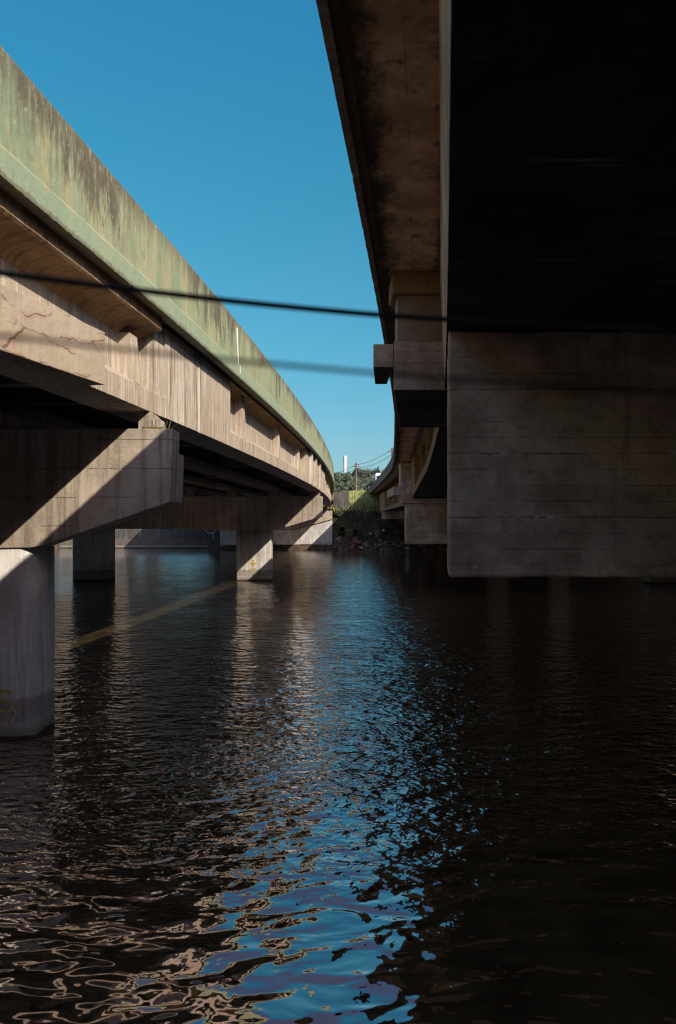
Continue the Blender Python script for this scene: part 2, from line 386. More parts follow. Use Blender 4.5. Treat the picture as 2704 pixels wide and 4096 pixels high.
# ------------------------------------------------------------------ bridge alignment (both decks curve gently to the left)
def XL(Y):
    t = Y/50; Yc = min(Y, 120)
    t = Yc/50; x = -4.0037 + 5.5583*t - 2.1001*t*t - .1897*t**3 + .1333*t**4
    return x - .06*(Y-Yc)
XRT = [(26, 1.872), (34, 2.43), (42.5, 3.02), (50, 3.5), (58, 3.88), (68, 4.07), (78, 4.13), (93, 4.22), (107, 4.25), (125, 4.0), (145, 3.2)]
def XR(Y):
    if Y < 26:
        t = Y/50; return -.698 + 5.748*t - 1.4179*t*t - .1699*t**3
    Y = min(Y, 144.9)
    for i in range(len(XRT)-1):
        (x0, y0), (x1, y1) = XRT[i], XRT[i+1]
        if Y <= x1:
            def sl(k):
                if k == 0: return .071
                if k >= len(XRT)-1: return (XRT[-1][1]-XRT[-2][1])/(XRT[-1][0]-XRT[-2][0])
                return (XRT[k+1][1]-XRT[k-1][1])/(XRT[k+1][0]-XRT[k-1][0])
            h = x1-x0; t = (Y-x0)/h; m0, m1 = sl(i)*h, sl(i+1)*h
            return (2*t**3-3*t*t+1)*y0 + (t**3-2*t*t+t)*m0 + (-2*t**3+3*t*t)*y1 + (t**3-t*t)*m1
def ylist(a, b, fine=False):
    out = []; y = a
    while y < b - 1e-6:
        out.append(y)
        if fine: y += .06 if 5 < y < 22 else (.2 if 2 < y < 50 else .8)
        else: y += .25 if 2 < y < 30 else .8
    out.append(b)
    return out
def sweep(name, prof, ys, side, mat, parent, rough_idx=(), amp=.012, smooth=False, fr=9):
    """prof(Y) -> closed outline [(offset away from the gap, z above the eye)]; side -1 left bridge, +1 right bridge"""
    V, F = [], []; ex = XL if side < 0 else XR
    for Y in ys:
        p = prof(Y); n = len(p)
        for i, (o, z) in enumerate(p):
            j = k = 0
            if i in rough_idx:
                q = noise.noise(Vector((Y*fr, side*3, i))) + .6*noise.noise(Vector((Y*fr*3.3, side*3, i)))
                big = max(0, noise.noise(Vector((Y*1.3, side*9, 5)))-.25)
                j = amp*q + amp*2.2*big; k = amp*.7*abs(q)
            V.append((ex(Y) + side*(o+k), Y, CZ + z + j))
    m = len(ys)
    for a in range(m-1):
        for i in range(n):
            F.append((a*n+i, a*n+(i+1) % n, (a+1)*n+(i+1) % n, (a+1)*n+i))
    F.append(tuple(range(n))); F.append(tuple((m-1)*n+i for i in range(n-1, -1, -1)))
    o = mesh(name, V, F, mat, parent)
    if smooth:
        for p in o.data.polygons: p.use_smooth = True
        o.data.set_sharp_from_angle(angle=R(28)) if hasattr(o.data, 'set_sharp_from_angle') else None
    return o
def strip(name, y0, y1, zf, w0, side, mat, parent, proud=.006):   # thin paint on a parapet face
    V, F = [], []; n = 40; ex = XL if side < 0 else XR
    for i in range(n+1):
        t = i/n; z = zf(t); yc = y0 + (y1-y0)*t; ww = w0(t)*(1+.5*noise.noise(Vector((t*14, 2, 1))))
        for s in (-1, 1):
            yy = yc + s*ww/2
            o = .035 if z > 3.6 else .0
            for d in (proud, -.004): V.append((ex(yy) - side*(d-o*1), yy, CZ+z))
    for i in range(n):
        a = i*4; b = a+4
        F += [(a, a+2, b+2, b), (a+1, b+1, b+3, a+3), (a, b, b+1, a+1), (a+2, a+3, b+3, b+2)]
    return mesh(name, V, F, mat, parent)

YA, YB = -26, 112; LW = 17.5
def lw(Y): return 19.5 + 10*max(0, min(1, (62-Y)/26))  # near part widened out of view to block sky light from the left
# ================================================================== LEFT BRIDGE
LB = empty('highway_bridge', (XL(12)-8, 12, CZ+1.8), 'left concrete road bridge with a mossy green painted parapet, curving away over the river', 'bridge')
par = sweep('parapet', lambda Y: [(.0, 3.3), (.0, 3.575), (.035, 3.63), (.04, 4.57), (.06, 4.6), (.27, 4.6), (.3, 4.57), (.3, 3.74), (.16, 3.50), (.16, 3.3)],
            ylist(YA, YB, True), -1, M['green'], LB, rough_idx=(0,), amp=.014)
strip('paint_streak', 18.05, 18.25, lambda t: 4.42-1.0*t, lambda t: .11*(1-.45*t), -1, M['white'], par)
# overhanging slab: edge beam soffit, drip recess, haunch
def slabL(Y):
    return [(.16, 3.31), (.16, 3.50), (.32, 3.52), (.32, 3.72), (lw(Y), 3.72), (lw(Y), 3.36), (1.6, 3.36), (.2, 3.36), (.2, 3.31)]
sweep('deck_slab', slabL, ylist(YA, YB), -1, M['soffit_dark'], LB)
def hauL(Y):
    return [(.17, 3.355), (.17, 3.13), (.20, 3.10), (.32, 3.08), (.44, 3.04), (.53, 2.98), (.605, 2.88), (.605, 3.355)]
sweep('haunch', hauL, ylist(YA, 12.9), -1, M['soffit'], LB, rough_idx=(1,), amp=.01, smooth=True)
def hauL2(Y):
    return [(.30, 3.355), (.30, 3.30), (.42, 3.27), (.52, 3.2), (.605, 3.08), (.605, 3.355)]
sweep('haunch', hauL2, ylist(18.55, 35.2), -1, M['soffit'], LB, smooth=True)
sweep('haunch', hauL2, ylist(48.3, 84), -1, M['soffit'], LB, smooth=True)
box('road_surface', -30, -30.01, 0, 1, 0, 1, M['road'], LB) if 0 else sweep('road_surface', lambda Y: [(.34, 3.724), (.34, 3.78), (lw(Y)-.3, 3.78), (lw(Y)-.3, 3.724)], ylist(YA, 135), -1, M['road'], LB)
sweep('far_parapet', lambda Y: [(lw(Y)-.25, 3.724), (lw(Y)-.25, 4.6), (lw(Y), 4.6), (lw(Y), 3.724)], ylist(YA, YB), -1, M['green'], LB)
ZB = 1.77
def girderprof(o0, wdt=.75):
    c = o0 + wdt/2; h = wdt/2; wb = .14
    a = .27 if o0 < 1 else .2     # outer web is set back from the flange
    if o0 < 1:
        return lambda Y: [(o0, ZB), (o0, ZB+.33), (o0+.3, ZB+.54), (o0+.3, 3.35), (o0+.62, 3.35), (o0+.62, ZB+.5), (o0+wdt, ZB+.3), (o0+wdt, ZB)]
    return lambda Y: [(o0, ZB), (o0, ZB+.22), (c-wb, ZB+.45), (c-wb, 3.35), (c+wb, 3.35), (c+wb, ZB+.45), (o0+wdt, ZB+.22), (o0+wdt, ZB)]
G1 = .30
spans = [(YA, 12.86), (12.92, 46.9), (47.0, 97.3)]
for si, (a, b) in enumerate(spans):
    g = sweep('girder', girderprof(G1), ylist(a, b, si < 2), -1, M['girder'], LB, rough_idx=(0,), amp=.006)
    tag(g, 'weathered fascia girder with pale streaks')
    for k in range(1, 11 if si < 2 else 7):
        sweep('girder', girderprof(G1+2.45*k), ylist(a, b), -1, M['darkened'], LB)
    # thickened girder ends (sub-parts of the fascia girder)
    def blk(y0, y1, mat, o=G1-.015, zt=3.30, zb=ZB-.003):
        return sweep('end_block', lambda Y: [(o, zb), (o, zt), (G1+.39, zt), (G1+.39, zb+.3), (G1+.3, zb)], ylist(y0, y1, True), -1, mat, g, rough_idx=(0,1), amp=.006)
    if si == 1:
        blk(12.94, 13.5, M['endblock'], G1+.03); blk(13.5, 15.65, M['endblock'])
        blk(15.75, 18.5, M['girder']); 
        box('joint_filler', XL(15.7)-G1-.3, XL(15.7)-G1+.03, 15.63, 15.77, CZ+ZB-.02, CZ+3.1, M['endblock'], g, bevel=.02)
        for y in (20.4, 26.8, 33.3):
            sweep('stiffener', lambda Y: [(G1+.03, ZB+.36), (G1+.12, 3.30), (G1+.41, 3.30), (G1+.41, ZB+.5)], [y, y+.35], -1, M['girder'], g)
        blk(35.6, 46.8, M['girder'])
        for y in (37.4, 40.2, 43.6): sweep('stiffener', lambda Y: [(G1-.14, ZB), (G1-.14, 3.28), (G1, 3.28), (G1, ZB)], [y, y+.5], -1, M['endblock'], g)
    if si == 2:
        blk(47.1, 51.5, M['endblock'])
        for y in (56, 62, 68, 74, 80): sweep('stiffener', lambda Y: [(G1+.03, ZB+.36), (G1+.12, 3.30), (G1+.41, 3.30), (G1+.41, ZB+.5)], [y, y+.35], -1, M['girder'], g)
        blk(86, 97.1, M['endblock'])
    if si == 0:
        for y in (5.2, 12.1): sweep('stiffener', lambda Y: [(G1+.03, ZB+.36), (G1+.12, 2.9), (G1+.41, 2.9), (G1+.41, ZB+.5)], [y, y+.35], -1, M['girder'], g)
# transverse diaphragms between girders
for y in (5, 11.6, 13.4, 21, 29, 37, 45.6, 47.6, 60, 72, 84, 95.6):
    sweep('diaphragm', lambda Y: [(G1+.7, ZB+.25), (G1+.7, 3.34), (lw(Y)-.5, 3.34), (lw(Y)-.5, ZB+.25)], [y, y+.3], -1, M['darkened'], LB)
sweep('rear_sky_blocker', lambda Y: [(-.2, -4), (-.2, 3.2), (lw(Y), 3.2), (lw(Y), -4)], [-9, -8], -1, M['darkened'], LB)  # unseen wall added behind the camera to block low sky light
# big anchor block on the near girder
V = []
for (x, y) in ((-4.6, 2.0), (-3.43, 8.05), (-2.985, 10.1), (-3.35, 10.16), (-3.75, 8.0), (-5.0, 2.0)):
    V.append((x, y, CZ+1.745 + (.0 if y > 9 else 0)))
n = len(V); V += [(x, y, CZ+2.42) for x, y, z in V]
F = [tuple(range(n-1, -1, -1)), tuple(range(n, 2*n))] + [(i, (i+1) % n, n+(i+1) % n, n+i) for i in range(n)]
tag(chip(mesh('anchor_block', V, F, M['anchor'], LB, bevel=.006), .1, .01), 'smooth tan concrete block with rusty cracks on the near girder')

# ================================================================== RIGHT BRIDGE
YA = -14
RB = empty('highway_bridge', (XR(12)+6, 12, CZ+1.8), 'right concrete road bridge overhead in shadow, brown stained soffit and wide flat underside', 'bridge')
def zb(Y):
    return ZB if Y < 15 else max(1.2, ZB - (Y-15)*.0148)
def dz(Y):       # slab edge drops a little towards the far piers
    return 0
RW = 40.0  # width stretched out of view to block light from the right
def parR(b, o=.07): return lambda Y: [(.0, b), (.0, 4.58), (.03, 4.6), (.27, 4.6), (.3, 4.58), (.3, 3.82), (o, 3.82), (o, b)]
def slabR(b): return lambda Y: [(.075, b+.02), (.075, 3.816), (RW, 3.816), (RW, b+.05), (.5, b+.05), (.16, b+.055), (.15, b+.02)]
def soffit_stained():
    """brown cantilever soffit with a sooty band along the edge that follows the deck"""
    N = NB('stained_cantilever_soffit')
    u = N.n('ShaderNodeUVMap', uv_map='across').outputs[0]; sp = N.n('ShaderNodeSeparateXYZ'); N.l(u, sp.inputs[0]); o = sp.outputs[0]
    col = N.mix(N.ramp(N.noise(N.pos, 1.6, 8, .65), .38, .62), (.42,.26,.155), (.66,.46,.30))
    col = N.mix(N.math('MULTIPLY', N.ramp(N.noise(N.scale((1.2,1.2,1.2)), 2.4, 8, .7), .48, .68), .75), col, (.20,.115,.07))
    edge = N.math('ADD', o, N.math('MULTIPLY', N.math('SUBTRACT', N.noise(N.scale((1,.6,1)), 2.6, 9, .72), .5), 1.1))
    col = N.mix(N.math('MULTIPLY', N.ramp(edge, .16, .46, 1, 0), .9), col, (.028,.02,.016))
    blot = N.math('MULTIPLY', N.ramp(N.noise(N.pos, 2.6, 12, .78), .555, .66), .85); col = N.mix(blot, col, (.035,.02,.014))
    l1 = N.math('LESS_THAN', N.math('ABSOLUTE', N.math('SUBTRACT', N.math('ADD', o, N.math('MULTIPLY', N.noise(N.pos, 1.2, 3), .02)), .56)), .005)
    yy = N.math('ABSOLUTE', N.math('SUBTRACT', N.math('FRACT', N.math('DIVIDE', N.axis(1), 1.22)), .5))
    l2 = N.math('LESS_THAN', yy, .005)
    ln = N.math('MULTIPLY', N.math('MAXIMUM', l1, l2), N.ramp(N.noise(N.pos, 2.6, 6), .46, .6))
    col = N.mix(N.math('MULTIPLY', ln, .55), col, (.05,.03,.02))
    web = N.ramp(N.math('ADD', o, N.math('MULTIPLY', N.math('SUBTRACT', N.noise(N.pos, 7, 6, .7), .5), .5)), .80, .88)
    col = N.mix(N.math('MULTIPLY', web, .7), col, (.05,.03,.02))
    nb = N.bump(N.noise(N.pos, 30, 6, .7), .012, .7); nb = N.bump(N.math('SUBTRACT', 1, ln), .012, .8, nb)
    nb = N.bump(N.noise(N.scale((1, 5, 1)), 1.5, 5), .03, .5, nb)
    return N.out(col, .85, nb, .2)
M['cant'] = soffit_stained()
for ya, yb, bz_ in ((YA, 44.9, 3.28), (45, 112, 3.74)):
    sweep('parapet', parR(bz_), ylist(ya, yb, True), 1, M['dirty'], RB, rough_idx=(0,1), amp=.013, fr=5)
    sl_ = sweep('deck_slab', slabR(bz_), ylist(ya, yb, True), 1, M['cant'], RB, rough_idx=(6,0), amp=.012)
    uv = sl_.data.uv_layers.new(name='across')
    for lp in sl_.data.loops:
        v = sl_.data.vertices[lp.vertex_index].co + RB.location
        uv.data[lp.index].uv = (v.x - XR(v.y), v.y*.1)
sweep('road_surface', lambda Y: [(.31, 3.82), (.31, 3.9), (RW-.3, 3.9), (RW-.3, 3.82)], ylist(YA, 135), 1, M['road'], RB)
sweep('far_parapet', lambda Y: [(RW-.25, 3.82), (RW-.25, 4.6), (RW, 4.6), (RW, 3.82)], ylist(YA, 103), 1, M['cap'], RB)
sweep('rear_sky_blocker', lambda Y: [(.3, -4), (.3, 3.2), (RW, 3.2), (RW, -4)], [-10, -9], 1, M['darkened'], RB)  # added unseen blocker, keeps low light from behind off the piers
def go(Y): return min(1.02, .71 + .025*max(Y, 0))
def boxg(flush):
    def f(Y):
        o = go(Y); b = zb(Y)
        if flush: return [(o, b), (o-.06, 3.325), (RW-1, 3.325), (RW-1, b)]
        return [(o, b), (o, b+.33), (o+.42, b+.55), (o+.42, 3.0), (o+.3, 3.2), (o+.05, 3.325), (RW-1, 3.325), (RW-1, b)]
    return f
for fl, a, b in ((1, YA, 15.2), (0, 15.2, 39), (1, 39, 46.2), (0, 46.25, 88), (1, 88, 99)):
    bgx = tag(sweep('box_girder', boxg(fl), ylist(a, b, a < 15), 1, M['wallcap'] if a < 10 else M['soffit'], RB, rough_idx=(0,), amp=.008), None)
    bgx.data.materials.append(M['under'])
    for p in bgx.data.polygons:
        if p.normal.z < -.9: p.material_index = 1  # down-facing faces take the colour with shade put in
for y in (20, 26.5, 33, 53, 60, 67, 74, 81):
    sweep('stiffener', lambda Y: [(go(Y)+.03, zb(Y)+.36), (go(Y)+.1, 3.2), (go(Y)+.43, 3.2), (go(Y)+.43, zb(Y)+.5)], [y, y+.35], 1, M['soffit'], RB)
box('bracket', .80, XR(10.9)+1.02, 10.62, 11.05, CZ+2.41, CZ+3.04, M['brownpanel'], RB, bevel=.01)
box('haunch', .72, XR(10.9)+1.02, 10.5, 11.2, CZ+3.045, CZ+3.325, M['soffit'], RB, bevel=.03)
x0 = .74
V, F = [], []
V = [(.74, 10.5, 1.745), (1.5, 10.5, 1.745), (2.0, 14.7, 1.745), (1.15, 14.7, 1.745), (.74, 10.5, 2.405), (1.5, 10.5, 2.405), (2.0, 14.7, 2.405), (1.15, 14.7, 2.405)]
V = [(x, y, z+CZ) for x, y, z in V]; _, F = boxvf(0,1,0,1,0,1)
ab = [mesh('anchor_block', V, F, M['wallcap'], RB, bevel=.015)]
V, F = boxvf(.47, .735, 10.5, 11.8, CZ+2.05, CZ+2.36)
V = [(x + (.085 if (x < .6 and y > 11) else 0), y, z) for x, y, z in V]
ab.append(mesh('outrigger_block', V, F, M['wallcap'], RB, bevel=.012))
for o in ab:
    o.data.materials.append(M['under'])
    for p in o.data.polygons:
        if p.normal.z < -.8: p.material_index = 1  # block undersides also get the shade as colour
# far pier: pilaster, outrigger and cross beam
box('pilaster', 3.49, 4.22, 44, 45.2, CZ+1.29, CZ+3.25, M['wallcap'], RB, bevel=.02)
box('outrigger_block', 3.10, 3.485, 44, 50, CZ+1.46, CZ+1.91, M['girder'], RB, bevel=.02)
box('cross_beam', 3.5, 42.6, 43.95, 45.4, CZ+1.0, CZ+1.285, M['wallcap'], RB, bevel=.02)

# ================================================================== PIERS
def column_vf(x0, x1, y0, y1, z0, z1, r):
    pts = []
    for cx, cy, a0 in ((x1-r, y0+r, -90), (x1-r, y1-r, 0), (x0+r, y1-r, 90), (x0+r, y0+r, 180)):
        for k in range(7):
            a = R(a0 + 15*k); pts.append((cx + r*math.cos(a), cy + r*math.sin(a)))
    n = len(pts); V = []; zs = [z0 + (z1-z0)*i/6 for i in range(7)]
    for z in zs: V += [(x, y, z) for x, y in pts]
    F = []
    for j in range(6):
        F += [(j*n+i, j*n+(i+1) % n, (j+1)*n+(i+1) % n, (j+1)*n+i) for i in range(n)]
    F += [tuple(range(n-1, -1, -1)), tuple(6*n+i for i in range(n))]
    return V, F
def column(x0, x1, y0, y1, z0, z1, r, mat, parent):
    V, F = column_vf(x0, x1, y0, y1, z0, z1, r)
    o = mesh('column', V, F, mat, parent)
    for p in o.data.polygons: p.use_smooth = abs(p.normal.z) < .5
    return o
def ragged_cap(name, poly, y0, y1, mat, parent, bevel=.02):
    return prism_xz(name, [(x, z+CZ) for x, z in poly], y0, y1, mat, parent, bevel=bevel)
def text_mark(name, body, x, y, z, size, mat, parent, rz=0, rx=90, thick=.004):
    cu = bpy.data.curves.new(name, 'FONT'); cu.body = body; cu.size = size; cu.extrude = thick; cu.offset = size*.012
    cu.align_x = 'CENTER'
    t = bpy.data.objects.new(name, cu); C.objects.link(t)
    dg = bpy.context.evaluated_depsgraph_get(); me = bpy.data.meshes.new_from_object(t.evaluated_get(dg))
    bpy.data.objects.remove(t); me.materials.clear(); me.materials.append(mat)
    o = bpy.data.objects.new(name, me); C.objects.link(o); o.parent = parent
    off = Vector((0,0,0)); p = parent
    while p is not None: off += p.location; p = p.parent
    o.location = Vector((x, y, z)) - off; o.rotation_euler = (R(rx), 0, R(rz))
    return o
def ribbon(name, pts, wd, y, mat, parent):    # brushed line on a wall facing -Y
    V, F = [], []
    n = len(pts)
    for i, (x, z) in enumerate(pts):
        a = Vector(pts[min(i+1, n-1)]) - Vector(pts[max(i-1, 0)]); a.normalize(); nx, nz = -a.y, a.x
        for s in (-1, 1): V.append((x + s*nx*wd/2, y, z + s*nz*wd/2))
        for s in (-1, 1): V.append((x + s*nx*wd/2, y+.006, z + s*nz*wd/2))
    for i in range(n-1):
        a = i*4; b = a+4; F += [(a, a+1, b+1, b), (a+2, b+2, b+3, a+3), (a, b, b+2, a+2), (a+1, a+3, b+3, b+1)]
    return mesh(name, V, F, mat, parent)

# -- left near pier
P = empty('bridge_pier', (-8, 13.2, 0), 'near left pier with a tapered cap crossed by a band of sunlight', 'bridge pier', 'piers under the left bridge')
c = ragged_cap('pier_cap', [(-2.64, 1.48), (-2.68, .31), (-4.74, -.40), (-4.95, -.43), (-6.55, -.43), (-9.3, .31), (-11.5, .31), (-13.4, -.4), (-15.6, -.4), (-17.2, .31), (-31, .31), (-31, 1.48)], 12.6, 13.15, M['cap'], P, .012)
chip(c, .1, .016)
chip(ragged_cap('pier_cap', [(-2.66, 1.13), (-2.68, .31), (-4.9, -.41), (-6.55, -.41), (-9.3, .31), (-30.9, .31), (-30.9, 1.13)], 13.155, 13.62, M['cap'], P, .012), .12, .012)
cl = column(-6.9, -4.86, 12.63, 13.75, -1, CZ-.425, .27, M['column'], P)
column(-15.5, -13.4, 12.63, 13.75, -1, CZ-.42, .27, M['column'], P); column(-26.5, -24.4, 12.63, 13.75, -1, CZ+.32, .27, M['column'], P)
ribbon('graffiti', [(-5.33+.10*math.cos(R(a)), .70+.085*math.sin(R(a))) for a in range(20, 262, 12)] +
       [(-5.33+.105*math.cos(R(a)), .535+.085*math.sin(R(a))) for a in range(80, -165, -12)], .038, 12.622, M['yellow'], cl)
ribbon('paint_drip', [(-5.18+.03*math.sin(t*.9), CZ-2.78-.035*t) for t in range(16)], .02, 12.612, M['chalk'], cl)
for x in (-3.45, -5.9, -8.3, -10.8, -13.2, -15.7):
    box('bearing', x-.02 if x < -4 else -3.22, x+.5 if x < -4 else -3.01, 12.7, 13.4, CZ+1.475, CZ+1.765, M['cap'], P, bevel=.012)
box('bearing', -2.995, -2.9, 12.72, 13.2, CZ+1.475, CZ+1.66, M['endblock'], P, bevel=.008)
# -- left second pier
P = empty('bridge_pier', (-8, 46.8, 0), 'second left pier farther out in the river, its rounded column half lit', 'bridge pier', 'piers under the left bridge')
ragged_cap('pier_cap', [(-.91, 1.46), (-.93, .28), (-3.75, -.55), (-5.95, -.55), (-9, -.45), (-26, -.45), (-26, 1.46)], 46.2, 47.6, M['cap'], P, .03)
cl = column(-5.98, -3.93, 46.25, 47.55, -1, CZ-.53, .12, M['column'], P)
text_mark('graffiti', '+', -4.95, 46.235, .75, .8, M['yellow'], cl)
ribbon('graffiti', [(-4.98+.18*math.cos(R(a)), .62+.13*math.sin(R(a))) for a in range(10, 300, 15)], .05, 46.24, M['yellow'], cl)
column(-15.6, -13.4, 46.25, 47.55, -1, CZ-.44, .12, M['column'], P)
for k in range(6):
    x = XL(46.6)-G1-.35-2.45*k; box('bearing', x-.28, x+.28, 46.3, 46.85, CZ+1.455, CZ+1.765, M['bearing'], P, bevel=.03)
    box('bearing', x-.28, x+.28, 47.05, 47.5, CZ+1.455, CZ+1.765, M['bearing'], P, bevel=.03)
# -- left third pier (wall pier on the far shore)
P = empty('bridge_pier', (-6, 97.5, 0), 'far left wall pier on the shore with pale paint marks', 'bridge pier', 'piers under the left bridge')
ragged_cap('pier_cap', [(-.72, 1.29), (-.72, .25), (-5.2, -1.0), (-14.5, -1.0), (-14.5, 1.29)], 96.7, 98.9, M['cap'], P, .04)
pw = prism_xz('wall', [(-.72, .25+CZ-.06), (-.72, -1), (-14.5, -1), (-14.5, CZ-1.04), (-5.2, CZ-1.06)], 96.9, 98.6, M['column'], P)
for x in (-2.6, -5.0, -7.4, -9.8, -12.2, -14.6): box('bearing', x+1-.4, x+1+.3, 97, 97.6, CZ+1.285, CZ+1.765, M['bearing'], P, bevel=.03)
zz = lambda yp: CZ + (2085-yp)*96.9/3155; xx = lambda xp: (xp-1352)*96.9/3155
ribbon('graffiti', [(xx(1273), zz(2132)), (xx(1293), zz(2131))], .16, 96.88, M['chalk'], pw)
ribbon('graffiti', [(xx(1283), zz(2133)), (xx(1284), zz(2147))], .13, 96.882, M['chalk'], pw)
ribbon('graffiti', [(xx(1296), zz(2135)), (xx(1303), zz(2142)), (xx(1297), zz(2150)), (xx(1302), zz(2158))], .3, 96.878, M['chalk'], pw)
for a, b in ((1248, 1258), (1262, 1270), (1274, 1279), (1283, 1296), (1299, 1305), (1309, 1326)):
    ribbon('paint_dash', [(xx(a), zz(2176)), (xx(b), zz(2176))], .12, 96.88, M['chalk'], pw)
# -- right near pier: one huge wall-like cap
P = empty('bridge_pier', (7, 8, 0), 'huge wall-like pier cap of the right bridge, nearest on the right side', 'bridge pier', 'piers under the right bridge')
V, F = boxvf(1.02, 40, 7.29, 8.7, CZ-.52, CZ+1.765)
V = [((1.205 if (x < 2 and y > 8) else x), y, z) for x, y, z in V]
chip(mesh('pier_cap', V, F, M['wallcap'], P, bevel=.02, seg=1), .12, .016)
column(5.0, 7.1, 7.4, 8.6, -1, CZ-.515, .2, M['column'], P); column(18.6, 20.7, 7.4, 8.6, -1, CZ-.515, .2, M['column'], P)
# -- right second pier
P = empty('bridge_pier', (8, 44.7, 0), 'second right pier seen past the edge of the near wall, its deep cap in shade', 'bridge pier', 'piers under the right bridge')
box('pier_cap', 3.82, 43, 44.05, 45.35, CZ-1.27, CZ+.995, M['wallcap'], P, bevel=.03)
column(17.45, 19.6, 44.1, 45.3, -1, CZ-1.26, .12, M['column'], P); column(24.4, 26.5, 44.1, 45.3, -1, CZ-1.26, .12, M['column'], P)
# -- right third pier
P = empty('bridge_pier', (9, 95, 0), 'far right pier head just clear of the rocky bank', 'bridge pier', 'piers under the right bridge')
box('pier_cap', 5.33, 28, 94.6, 96.2, CZ+.27, CZ+1.19, M['girder'], P, bevel=.03)
box('bearing', 7.2, 9.4, 93.6, 94.58, CZ+.45, CZ+1.45, M['girder'], P, bevel=.03)
column(18.2, 20.4, 94.7, 96.1, -1, CZ+.28, .12, M['column'], P); column(25.5, 27.7, 94.7, 96.1, -1, CZ+.28, .12, M['column'], P)

# ================================================================== GROUND, WATER
def sstep(a, b, x):
    t = max(0, min(1, (x-a)/(b-a))); return t*t*(3-2*t)
def gz(x, y):
    n1 = noise.noise(Vector((x*.12, y*.12, 0))); n2 = noise.noise(Vector((x*.5, y*.5, 3)))
    sh = 96.0 + .7*n1 - .045*min(max(x-2, -2), 12)
    if y > 40:
        lowland = sstep(-13.5, -18, x)*sstep(170, 110, y)
        d = y - sh
        z = -3 + 3*sstep(-7, 0, d)
        if d > 0: z = .35*sstep(0, .8, d) + .0 + 6.9*sstep(-1.2, 12, d)*1.0 - 6.9*sstep(-1.2, 12, 0)
        if d > 0: z += (.22*n2 + .3*n1)*sstep(0, 2, d)
        hill = sstep(190, 420, y)*13 + sstep(500, 1200, y)*10
        if lowland > 0: z = min(z, 1e9)*(1-lowland) + lowland*min(z, 2.7 if d > 7.5 else -1.5)
        return z + hill
    d = -5 - y + 1.0*n1
    side = max(sstep(-3, -7, x), sstep(-.5, 3.5, x))
    return -3 + 3*sstep(-4, 0, d) + 2.2*sstep(0, 6, d) + .1*n2*sstep(0, 2, d) + 6.5*side*sstep(-13, -19, y)  # ground beside the gap raised behind the camera, unseen, to block low sky
def axis_list(marks):
    out = []
    for a, b, st in marks:
        v = a
        while v < b - 1e-6: out.append(v); v += st
    out.append(marks[-1][1]); return out
xs = axis_list([(-3000, -400, 200), (-400, -60, 20), (-60, -8, 2), (-8, 22, .35), (22, 60, 2), (60, 400, 20), (400, 3000, 200)])
ys = axis_list([(-1500, -100, 100), (-100, -30, 6), (-30, 4, 1), (4, 84, 8), (84, 92, 2), (92, 112, .35), (112, 150, 2), (150, 500, 12), (500, 4500, 250)])
V = [(x, y, gz(x, y)) for y in ys for x in xs]; nx = len(xs)
F = [(j*nx+i, j*nx+i+1, (j+1)*nx+i+1, (j+1)*nx+i) for j in range(len(ys)-1) for i in range(nx-1)]
tag(mesh('ground', V, F, M['ground'], smooth=True), kind='structure')
tag(mesh('water', [(-3000, -9, 0), (3000, -9, 0), (3000, 101, 0), (-3000, 101, 0)], [(0, 1, 2, 3)], M['water']), kind='structure')

V, F = boxvf(-4.2, 1.2, -70, -11, 1.0, 2.42)
tag(mesh('bounce_slab', V, F, M['bounce_pale'], bevel=.05), kind='structure')  # unseen pale slab added behind the camera to bounce sunlight under the decks
# ================================================================== FAR BANK
A = empty('abutment_wall', (-12, 104, 0), 'grey abutment wall closing the dark space under the left bridge', 'wall')
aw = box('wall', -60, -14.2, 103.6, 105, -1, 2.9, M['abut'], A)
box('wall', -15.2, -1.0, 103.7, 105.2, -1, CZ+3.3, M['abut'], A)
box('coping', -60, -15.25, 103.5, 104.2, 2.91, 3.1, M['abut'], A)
def loop(cx, cz, rx, rz, ph=0): return [(cx+rx*math.cos(R(a+ph)), cz+rz*math.sin(R(a+ph))) for a in range(0, 331, 15)]
k = 103.6/3155
for cx, cy, rx, ry in ((842, 2120, 20, 13), (875, 2140, 23, 24), (905, 2152, 14, 10)):
    ribbon('graffiti', loop((cx-1352)*k, CZ+(2085-cy)*k, rx*k, ry*k, 40), .12, 103.585, M['chalk'], aw)
tag(box('abutment_wall', 7.5, 30, 100, 101.5, 2, CZ+3.25, M['abut']), 'dark abutment wall at the far end of the right bridge', 'wall')
tag(prism_xz('wing_wall', [(-.56, CZ+1.75), (.6, CZ+1.62), (1.36, CZ+1.72), (1.40, CZ+3.74), (-.56, CZ+3.82)], 100.2, 100.75, M['abut'], bevel=.04),
    'square grey concrete wing wall beside the lit grass', 'wall')
tag(box('wall_coping', -.62, 1.44, 100.1, 100.85, CZ+3.83, CZ+3.9, M['abut']), 'thin coping slab on top of the square wing wall', 'coping')
